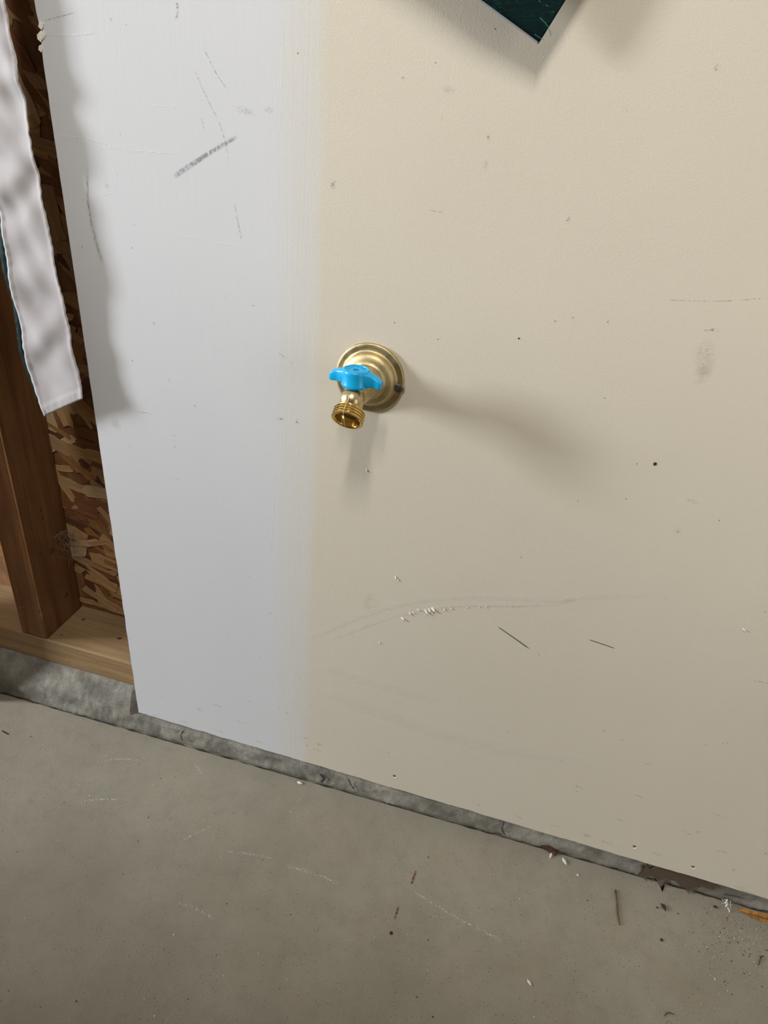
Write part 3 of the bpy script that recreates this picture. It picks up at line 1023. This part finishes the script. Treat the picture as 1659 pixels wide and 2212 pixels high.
# blue lever handle: round hub with a raised rim and two drooping wings
def make_handle():
    hc = fp(0, HO, 0)
    hub = lathe('lever_handle', [(0.0085, HZ0), (0.0118, HZ0 + 0.0002), (0.0123, HZ0 + 0.0010), (0.0122, HZ0 + 0.0026), (0.0118, HZ0 + 0.0034), (0.0116, HZ1 - 0.0030),
                                 (0.0115, HZ1 - 0.0012), (0.0110, HZ1 - 0.0003), (0.0104, HZ1), (0.0098, HZ1 - 0.0002), (0.0095, HZ1 - 0.0008),
                                 (0.0030, HZ1 - 0.0008), (0.0028, HZ1 - 0.0010), (0.0026, HZ1 - 0.0032), (0.0, HZ1 - 0.0032)],
                hc, (0, 0, 1), BLUE, faucet, 64, sharp=38)
    for sgn in (-1, 1):
        bm = bmesh.new()
        secs = []
        n = 12
        for i in range(n + 1):
            q = i / n
            x = sgn * (0.0060 + q * 0.0175)
            half = 0.0092 - 0.0046 * min(1, q * 1.7) ** 0.7
            ztop = HZ1 - 0.0006 - 0.0056 * q ** 1.5
            zbot = HZ0 + 0.0026 - 0.0012 * q
            if i == n:
                half -= 0.0008; ztop -= 0.0008; zbot += 0.0006
            yo = sgn * (-0.0024) * q            # slight twist of the lever
            ring = []
            m = 20
            for k in range(m):
                a = 2 * math.pi * k / m
                ca, sa = math.cos(a), math.sin(a)
                e = 0.30
                yy = half * math.copysign(abs(ca) ** e, ca)
                zz = (ztop + zbot) / 2 + (ztop - zbot) / 2 * math.copysign(abs(sa) ** e, sa)
                ring.append(bm.verts.new(hc + Vector((x, yy + yo, zz))))
            secs.append(ring)
        for a, b in zip(secs[:-1], secs[1:]):
            m = len(a)
            for k in range(m):
                bm.faces.new((a[k], a[(k + 1) % m], b[(k + 1) % m], b[k]))
        bm.faces.new(secs[0]); bm.faces.new(secs[-1])
        w = link_bm('lever_wing', bm, BLUE, hub, True)
        w.data.set_sharp_from_angle(angle=math.radians(40))
    # worn raised lettering ring, too small to read: short strokes
    bm = bmesh.new()
    r2 = random.Random(3)
    for a0, a1, cnt in ((35, 165, 13), (170, 200, 3), (275, 325, 6)):
        for i in range(cnt):
            a = math.radians(a0 + (a1 - a0) * (i + 0.5) / cnt)
            c = hc + Vector((0.0070 * math.cos(a), 0.0070 * math.sin(a), HZ1 - 0.0007))
            er, et = Vector((math.cos(a), math.sin(a), 0)), Vector((-math.sin(a), math.cos(a), 0))
            for k in range(2):
                p = c + et * r2.uniform(-.0005, .0005)
                d = (er + et * r2.uniform(-.8, .8)).normalized() * 0.0010
                tube_bm(bm, [p - d, p, p + d], [0.00020] * 3, 5)
    link_bm('raised_lettering', bm, BLUE, hub)
    lathe('handle_screw', [(0.0, 0.0), (0.0021, 0.0), (0.0021, 0.0008), (0.0009, 0.0014), (0.0007, 0.0007), (0.0, 0.0007)],
          hc + Vector((0, 0, HZ1 - 0.0034)), (0, 0, 1), STEEL, hub, 18)


make_handle()


def flange_screw(x, z):
    # black Phillips pan head with a recessed cross
    n = 28
    c = fp(x, 0.0022, z)
    hd = lathe('mounting_screw', [(0.0040, 0.0), (0.0041, 0.0008), (0.0038, 0.0017), (0.0031, 0.0023), (0.0026, 0.0024), (0.0, 0.0024)], c, OUT, BLACKSCREW, None, n)
    for a in (math.radians(38), math.radians(128)):
        bm = bmesh.new()
        d = Vector((math.cos(a), 0, math.sin(a)))
        e = Vector((-math.sin(a), 0, math.cos(a)))
        V = []
        for sx in (-1, 1):
            for sy in (-1, 1):
                for h in (0, 1):
                    V.append(bm.verts.new(c + d * sx * 0.0025 + e * sy * 0.00055 + Vector((0, -0.0008 - 0.0030 * h, 0))))
        for f in ((0, 1, 3, 2), (4, 6, 7, 5), (0, 4, 5, 1), (2, 3, 7, 6), (0, 2, 6, 4), (1, 5, 7, 3)):
            bm.faces.new([V[i] for i in f])
        cut = link_bm('slot_cutter', bm, BLACKSCREW)
        md = hd.modifiers.new('slot', 'BOOLEAN')
        md.operation = 'DIFFERENCE'
        md.solver = 'EXACT'
        md.object = cut
        me = bpy.data.meshes.new_from_object(hd.evaluated_get(bpy.context.evaluated_depsgraph_get()))
        hd.modifiers.clear()
        hd.data = me
        bpy.data.objects.remove(cut)
    hd.data.set_sharp_from_angle(angle=math.radians(35))
    hd.parent = faucet
    # cast tab around the screw
    lathe('screw_tab', [(0.0056, -0.0002), (0.0056, 0.0018), (0.0050, 0.0024), (0.0, 0.0024)], fp(x * 1.005, 0, z), OUT, BRASS, faucet, 28)


flange_screw(0.0278, -0.0042)

# ------------------------------------------------------------------ hanging cloths
WHITE = Mat('off_white_satin')
_w = WHITE.noise(WHITE.coords((700, 700, 90)), 1.0, 3)
_w2 = WHITE.noise(WHITE.coords(), 30, 2)
WHITE = WHITE.out(WHITE.mix(_w2, (0.43, 0.41, 0.42), (0.50, 0.48, 0.487)), 0.74, 0.0, WHITE.bump(_w, 0.18, 0.0003),
                  **{'Sheen Weight': 0.08, 'Specular IOR Level': 0.2})
GREEN = Mat('dark_green_satin')
_g = GREEN.noise(GREEN.coords((260, 260, 900), rot=(0, 0.5, 0)), 1.0, 3)
_g2 = GREEN.noise(GREEN.coords((1, 1, 1)), 60, 4)
GREEN = GREEN.out(GREEN.mix(GREEN.math('MULTIPLY', GREEN.remap(_g, 0.45, 0.75), GREEN.remap(_g2, 0.35, 0.7)), (0.003, 0.014, 0.014), (0.009, 0.055, 0.048)),
                  0.55, 0.0, GREEN.bump(_g, 0.3, 0.0004), **{'Specular IOR Level': 0.08})
STITCH = mat_plain('teal_thread', (0.05, 0.22, 0.20), 0.6)


def interp(tab, y):
    if y <= tab[0][0]:
        (a, b), (c, d) = tab[0], tab[1]
    elif y >= tab[-1][0]:
        (a, b), (c, d) = tab[-2], tab[-1]
    else:
        for (a, b), (c, d) in zip(tab[:-1], tab[1:]):
            if a <= y <= c:
                break
    return b + (d - b) * (y - a) / (c - a)


# white strip: photo outline of its two long edges, hung just in front of the stud
CY_ = -0.016
RE = [(0, 11), (74, 22), (130, 35), (208, 50), (284, 65), (382, 82), (460, 98), (525, 113), (616, 129), (700, 145), (760, 156), (826, 174), (860, 181)]
LE = [(-200, -122), (0, -88), (200, -52), (478, 0), (557, 14), (623, 25), (672, 36), (760, 53), (799, 60), (853, 79), (900, 94)]
Lb = [on_y(interp(LE, y), y, CY_) for y in range(-200, 901, 20)]
Rb = [on_y(interp(RE, -200 + (y + 200) * 1060 / 1100.0), -200 + (y + 200) * 1060 / 1100.0, CY_) for y in range(-200, 901, 20)]
# carry on upwards out of view, drifting back to the stud where it is nailed
dl = (Lb[0] - Lb[8]).normalized()
up = [(Lb[0] + dl * d, Rb[0] + dl * d) for d in (0.30, 0.25, 0.20, 0.15, 0.10, 0.05)]
pairs = up + list(zip(Lb, Rb))


def cloth_strip(name, pairs, mat, parent, nu=28, nv=260, off=0.0, thick=0.0007, du=(0.0, 1.0), wr=1.0, seed=0.0):
    Lp = spline([a for a, b in pairs], nv)
    Rp = spline([b for a, b in pairs], nv)
    V, F = [], []
    for j in range(nv + 1):
        s_ = j / nv
        for i in range(nu + 1):
            u = du[0] + (du[1] - du[0]) * i / nu
            p = Lp[j].lerp(Rp[j], u)
            hem = max(0.0, 1 - min(u, 1 - u) / 0.07)
            d = 0.0046 * mnoise.noise(Vector((u * 1.3 + s_ * 8 + seed, s_ * 17 - u * 2.2, 0.4)))
            d += 0.0019 * math.sin(s_ * 44 + u * 4.2 + 1.5 * math.sin(s_ * 21)) * (0.35 + 0.65 * mnoise.noise(Vector((s_ * 9, u, 7))))
            d *= wr
            d += hem * 0.00028 * math.sin(s_ * 330 + 6 * mnoise.noise(Vector((s_ * 15, 0, 5))) + 2 * mnoise.noise(Vector((s_ * 40, u, 2)))) + (0.0006 if hem > 0.05 else 0)
            if s_ > 0.982:
                d += 0.0005 + 0.00014 * math.sin(u * 46 + 2 * math.sin(u * 9))
            y0 = p.y
            top = max(0.0, (p.z - 1.0) / 0.24)          # comes back to the stud at its nailed top
            yb = y0 * (1 - min(1, top) ** 1.5) + (SILL_Y - 0.0032) * min(1, top) ** 1.5
            sx = 0.0009 * mnoise.noise(Vector((s_ * 75, 3 if u > .5 else 8, seed))) * (1 if u > 0.93 or u < 0.07 else 0)
            V.append((p.x + sx, yb - d * (1 - min(1, top)) + off * (1 - min(1, top) * 0.9), p.z))
    nn = len(V)
    w = nu + 1
    V += [(a, b + thick, c) for a, b, c in V]
    for j in range(nv):
        for i in range(nu):
            a = j * w + i
            F.append((a, a + w, a + w + 1, a + 1))
            F.append((nn + a, nn + a + 1, nn + a + w + 1, nn + a + w))
    for j in range(nv):
        a = j * w
        F.append((a, nn + a, nn + a + w, a + w))
        a = j * w + nu
        F.append((a, a + w, nn + a + w, nn + a))
    for i in range(nu):
        F.append((i, i + 1, nn + i + 1, nn + i))
        a = nv * w + i
        F.append((a, nn + a, nn + a + 1, a + 1))
    return link_mesh(name, V, F, mat, parent, True)


base_c = pairs[-1][0]
sash = empty('hanging_sash', (base_c.x, base_c.y, base_c.z))
tag(sash, 'wrinkled off-white cloth strip with hemmed edges hanging over the wooden stud', 'cloth')


def reparent(o, root):
    o.parent = root
    o.matrix_parent_inverse = Matrix.Translation(root.location).inverted()
    return o


reparent(cloth_strip('white_face', pairs, WHITE, None), sash)
gp = [(a + Vector((-0.0130 - 0.0012 * math.sin(k * 0.7), 0, 0.012)), b + Vector((-0.010, 0, 0.012))) for k, (a, b) in enumerate(pairs)]
reparent(cloth_strip('green_backing', gp, GREEN, None, nu=14, nv=200, off=0.0090, wr=0.35, seed=3.0), sash)
# hem stitches along the white edges
bm = bmesh.new()
for side in (0.075, 0.925):
    Lp = spline([a for a, b in pairs], 300)
    Rp = spline([b for a, b in pairs], 300)
    for j in range(60, 297, 2):
        p = Lp[j].lerp(Rp[j], side)
        q = Lp[j + 1].lerp(Rp[j + 1], side)
        if p.z < 1.0:
            tube_bm(bm, [p + Vector((0, -0.0032, 0)), p.lerp(q, .5) + Vector((0, -0.0036, 0)), q + Vector((0, -0.0032, 0))], [0.0002] * 3, 5)
bm.free()
tp = pairs[0][0].lerp(pairs[0][1], 0.5)
nail = lathe('nail', [(0.0, 0.0), (0.0045, 0.0), (0.0045, 0.0012), (0.0016, 0.0014), (0.0014, 0.028), (0.0, 0.030)], (tp.x, SILL_Y - 0.004, tp.z - 0.01), (0, 1, 0), STEEL, None, 16)
reparent(nail, sash)

# dark green banner: visible lower corner on the drywall, the rest drapes out of view above
BL = [(-0.0588, -0.026, 0.8489)]
C0 = on_y(1165, 92, -0.017)
shadow_px = [(1000, 68, .025), (905, -2, .027), (820, -60, .028)]
edge = [C0, on_y(1100, 44, -0.020), on_y(1036, -3, -0.023)]
for (px, py, o_) in shadow_px:
    p = on_y(px, py, 0)
    edge.append(Vector((p.x, -o_, p.z + 1.04 * o_)))
rdir = (on_y(1222, 0, -0.017) - C0).normalized()
NU = 130
E = [C0 + (edge[2] - C0) * (k / 30) for k in range(30)] + spline(edge[2:], NU - 30)
# keep the visible end of the hem straight
banner = empty('green_banner', (C0.x, C0.y, C0.z))
tag(banner, 'dark green satin banner corner with stitched hem hanging on the drywall', 'banner')


def banner_pt(i, v, off=0.0):
    p = E[i]
    L = 0.17
    q = p + rdir * (v * L)
    t = v
    y = p.y * (1 - t ** 2) - 0.0012 * (1 if t > .99 else 1)
    y += 0.0015 * math.sin(i * 0.22 + v * 5) * math.sin(math.pi * min(1, v * 1.0)) * min(1, i / 30)
    return Vector((q.x, y + off, q.z))


def banner_sheet(name, mat, off, ext, thick=0.0008):
    NV = 60
    V, F = [], []
    for i in range(NU + 1):
        for j in range(NV + 1):
            v = j / NV
            p = banner_pt(i, v, off * (1 - v))
            if j == 0:
                p = p - rdir * ext
            V.append(p)
    nn = len(V)
    V += [p + Vector((0, thick, 0)) for p in V]
    w = NV + 1
    for i in range(NU):
        for j in range(NV):
            a = i * w + j
            F.append((a, a + 1, a + w + 1, a + w))
            F.append((nn + a, nn + a + w, nn + a + w + 1, nn + a + 1))
        a = i * w
        F.append((a, a + w, nn + a + w, nn + a))
    for j in range(NV):
        F.append((j, nn + j, nn + j + 1, j + 1))
    return reparent(link_mesh(name, V, F, mat, None, True), banner)


banner_sheet('green_face', GREEN, 0.0, 0.0)
banner_sheet('white_lining', WHITE, 0.0011, 0.0011)
bm = bmesh.new()
ldir = (edge[2] - C0).normalized()
for h, z0, z1 in ((0.0075, 0.002, 0.06), (0.0185, 0.001, 0.05)):
    d = z0
    while d < z1:
        L = rnd.uniform(0.0025, 0.0042)
        k0 = d / (E[0] - E[6]).length * 6
        i0 = min(NU - 2, int(k0))
        p = E[i0].lerp(E[i0 + 1], k0 - i0) + rdir * (h + rnd.uniform(-.0004, .0004))
        q = p + ldir * L
        off = Vector((0, -0.0006, 0))
        tube_bm(bm, [p + off, p.lerp(q, .5) + off * 1.6, q + off], [0.00017] * 3, 5)
        d += L + rnd.uniform(0.0006, 0.003)
reparent(link_bm('hem_stitching', bm, STITCH, None), banner)
for (pts) in ([(1166, 38), (1180, 52), (1187, 64), (1191, 78)], [(1168, 40), (1183, 56), (1188, 70), (1188, 76)], [(1155, 74), (1165, 81), (1175, 86)]):
    reparent(tube('loose_thread', spline([on_y(a, b, -0.022) for a, b in pts], 10), 0.00014, STITCH, None, 5), banner)
for i in (5, 65, 125):
    p = banner_pt(i, 1.0)
    reparent(lathe('nail', [(0.0, 0.0), (0.004, 0.0), (0.004, 0.0010), (0.0015, 0.0012), (0.0013, 0.012), (0.0, 0.013)], (p.x, -0.0040, p.z - 0.003), (0, 1, 0), STEEL, None, 14), banner)

# ------------------------------------------------------------------ small things on the floor
TWIG = mat_wood('dry_twig', (0.07, 0.045, 0.025), (0.16, 0.11, 0.065), (300, 300, 300))
SEED = mat_plain('dark_seed_husk', (0.035, 0.026, 0.018), 0.7, var=0.4, scale=500)
CHIPM = mat_plain('pale_plaster_chip', (0.72, 0.69, 0.62), 0.9, var=0.1, scale=400)
LEAF = mat_wood('dry_leaf', (0.22, 0.085, 0.018), (0.50, 0.25, 0.06), (200, 60, 60))


def floor_thing(name, px, py):
    p = on_z(px, py, 0)
    return empty(name, (p.x, p.y, 0.0))


# twig
tp = [on_z(a, b, 0.0010) for a, b in ((1330, 1922), (1331, 1935), (1333, 1953), (1334, 1970), (1336, 1985), (1339, 1998))]
tw = tube('twig', spline(tp, 18), [0.0006 + 0.0005 * math.sin(math.pi * (i + 3) / 24) for i in range(19)], TWIG, None, 8)
tag(tw, 'thin dry brown twig lying on the concrete floor', 'twig')
tube('side_shoot', [on_z(1331, 1934, .0012), on_z(1329, 1929, .0016), on_z(1328, 1924, .0020)], [0.0006, 0.0005, 0.0003], TWIG, tw, 6)
# curved fibre near the right
t2 = tube('plant_fibre', spline([on_z(a, b, 0.0008) for a, b in ((1436, 2194), (1441, 2188), (1449, 2188), (1456, 2192))], 12), 0.0005, TWIG, None, 6)
tag(t2, 'short curled dark fibre lying alone on the concrete', 'fibre')
t3 = tube('plant_fibre', spline([on_z(a, b, 0.0008) for a, b in ((1640, 2082), (1643, 2070), (1648, 2064))], 10), 0.0006, TWIG, None, 6)
tag(t3, 'bent brown stalk fragment on the gritty floor near the leaf', 'fibre')


def lump(name, px, py, L, w, h, ang, mat, lab, cat, group=None, seedv=0):
    p = on_z(px, py, 0)
    n, m = 9, 12
    V, F = [], []
    for i in range(n):
        q = i / (n - 1)
        for k in range(m):
            a = 2 * math.pi * k / m
            r = math.sin(math.pi * (0.04 + 0.92 * q)) * (1 + 0.28 * mnoise.noise(Vector((q * 4, math.cos(a) * 1.5, math.sin(a) * 1.5 + seedv))))
            x, y = (q - 0.5) * L, math.cos(a) * r * w / 2
            z = max(-0.0002, h / 2 + math.sin(a) * r * h / 2)
            V.append((p.x + x * math.cos(ang) - y * math.sin(ang), p.y + x * math.sin(ang) + y * math.cos(ang), z))
    for i in range(n - 1):
        for k in range(m):
            F.append((i * m + k, i * m + (k + 1) % m, (i + 1) * m + (k + 1) % m, (i + 1) * m + k))
    F += [tuple(range(m))[::-1], tuple((n - 1) * m + k for k in range(m))]
    return tag(link_mesh(name, V, F, mat, None, True), lab, cat, group)


hk = lump('seed_husk', 1433, 1960, 0.0085, 0.0050, 0.0030, 2.2, SEED, 'dark brown seed husk with a short stalk on the floor', 'seed')
tube('stalk', [on_z(1436, 1964, .0015), on_z(1438, 1969, .001)], [0.0006, 0.0003], SEED, hk, 6)
lump('crumb', 1419, 1961, 0.0026, 0.0024, 0.0015, 0.3, RAW, 'tiny reddish crumb beside the dark seed husk', 'crumb')
lump('crumb', 1545, 1960, 0.0055, 0.0030, 0.0022, 0.1, SEED, 'black crumb lying at the foot of the curb', 'crumb')
lump('crumb', 1429, 2031, 0.0040, 0.0036, 0.0014, 0.4, SEED, 'flat dark crumb alone on the bare floor', 'crumb')
lump('plaster_chip', 1219, 1861, 0.0100, 0.0042, 0.0022, -0.95, CHIPM, 'curved white plaster chip on the floor below the curb', 'chip')
lump('plaster_chip', 1190, 1848, 0.0100, 0.0030, 0.0020, 1.35, CHIPM, 'cream splinter sticking out of the hollow in the curb', 'chip')
lump('plaster_chip', 1143, 2123, 0.0075, 0.0030, 0.0014, -0.8, CHIPM, 'small oval white chip out on the open floor', 'chip')
lump('plaster_chip', 648, 1692, 0.0085, 0.0042, 0.0020, -0.1, CHIPM, 'pale mortar crumb beside the curb crack', 'chip')
lump('plaster_chip', 1248, 1891, 0.0036, 0.0026, 0.0012, -0.6, CHIPM, 'tiny white crumb just past the curved white chip', 'chip')

# dry leaf pushed against the curb
lp = []
A, B = on_z(1594, 1961, 0.001), on_z(1720, 1996, 0.001)
nu, nv = 16, 6
V, F = [], []
ax = (B - A)
sd = Vector((ax.y, -ax.x, 0)).normalized()
for i in range(nu + 1):
    q = i / nu
    w = 0.0062 * math.sin(math.pi * min(1, 0.06 + q * 0.94)) ** 0.7
    for j in range(nv + 1):
        t = j / nv
        p = A + ax * q + sd * (w * t * 1.5)
        p.z = 0.0006 + 0.0045 * (1 - t) ** 1.5 * math.sin(math.pi * q) + 0.0008 * math.sin(q * 14 + t * 4)
        V.append(p)
nn = len(V)
V += [p - Vector((0, 0, 0.0004)) for p in V]
for i in range(nu):
    for j in range(nv):
        a = i * (nv + 1) + j
        F.append((a, a + 1, a + nv + 2, a + nv + 1))
        F.append((nn + a, nn + a + nv + 1, nn + a + nv + 2, nn + a + 1))
leaf = tag(link_mesh('dry_leaf', V, F, LEAF, None, True), 'orange brown dry leaf lodged against the foot of the curb', 'leaf')
tube('midrib', [A + sd * .006 + Vector((0, 0, .003)), A + ax * .5 + sd * .007 + Vector((0, 0, .004)), B + sd * .006], [0.0005, 0.0005, 0.0002], TWIG, leaf, 6)

# loose grit, uncountable
bm = bmesh.new()
for i in range(620):
    pale = i % 3 == 0
    if i % 2:
        px, py = rnd.gauss(1590, 60), rnd.gauss(2030, 45)
    else:
        px, py = rnd.uniform(0, 1659), rnd.uniform(1560, 2212)
    p = on_z(px, py, 0)
    if p.y > curb_y(p.x) - 0.006:
        continue
    r = rnd.choice((0.0002, 0.0003, 0.0003, 0.0004, 0.0006)) * rnd.uniform(.7, 1.2)
    mtx = Matrix.Translation((p.x, p.y, r * 0.35)) @ Matrix.Rotation(rnd.uniform(0, 3), 4, 'Z') @ Matrix.Diagonal((r * rnd.uniform(1, 2.2), r, r * 0.6, 1))
    nf = len(bm.faces)
    bmesh.ops.create_icosphere(bm, subdivisions=1, radius=1.0, matrix=mtx)
    bm.faces.ensure_lookup_table()
    for f in bm.faces[nf:]:
        f.material_index = 1 if pale else 0
grit = tag(link_bm('floor_grit', bm, SEED), 'fine dark and pale grit strewn over the concrete floor', 'grit', kind='stuff')
grit.data.materials.append(CHIPM)

# cobweb tangle where the stud meets the sheathing
WEB = mat_plain('dusty_cobweb', (0.26, 0.21, 0.15), 0.9)
bm = bmesh.new()
cw = on_y(152, 1170, OSB_Y - 0.012)
r4 = random.Random(11)
for i in range(60):
    a = r4.uniform(0, 6.28)
    c = cw + Vector((r4.gauss(0.000, .004), r4.gauss(0, .004), r4.gauss(0.000, .012)))
    pts = [c]
    d = Vector((math.cos(a), r4.uniform(-.5, .5), math.sin(a) * 1.6)).normalized()
    for k in range(7):
        d = (d + Vector((r4.gauss(0, .5), r4.gauss(0, .4), r4.gauss(0, .6)))).normalized()
        q = pts[-1] + d * 0.0032
        q.y = min(q.y, OSB_Y - 0.0025)
        q.x = max(q.x, SX + 0.0006)
        pts.append(q)
    tube_bm(bm, pts, [0.00011 if i % 6 else 0.00028] * 8, 4)
for i in range(9):
    t0 = Vector((SX + 0.0004, OSB_Y - r4.uniform(.004, .03), cw.z + r4.uniform(-.02, .03)))
    t1 = Vector((SX + r4.uniform(.012, .04), OSB_Y - 0.002, cw.z + r4.uniform(-.05, .02)))
    tube_bm(bm, [t0, t0.lerp(t1, .5) + Vector((0, 0, -.002)), t1], [0.0001] * 3, 4)
tag(link_bm('cobweb', bm, WEB), 'dusty grey cobweb tangled between the stud and the strand board', 'cobweb', kind='stuff')
# small web nest at the foot of the curb by the leaf
bm = bmesh.new()
cw = on_z(1572, 1948, 0.004)
for i in range(14):
    c = cw + Vector((r4.gauss(0, .003), r4.gauss(-.001, .002), 0))
    c.z = r4.uniform(.0005, .006)
    q = c + Vector((r4.uniform(-.004, .004), r4.uniform(-.004, .002), 0))
    q.z = 0.0003
    tube_bm(bm, [c, c.lerp(q, .5) + Vector((0, 0, .0008)), q], [0.0003 if i % 4 else 0.0008] * 3, 5)
tag(link_bm('web_nest', bm, CHIPM), 'whitish web scraps and husks in the curb corner near the leaf', 'web', kind='stuff')
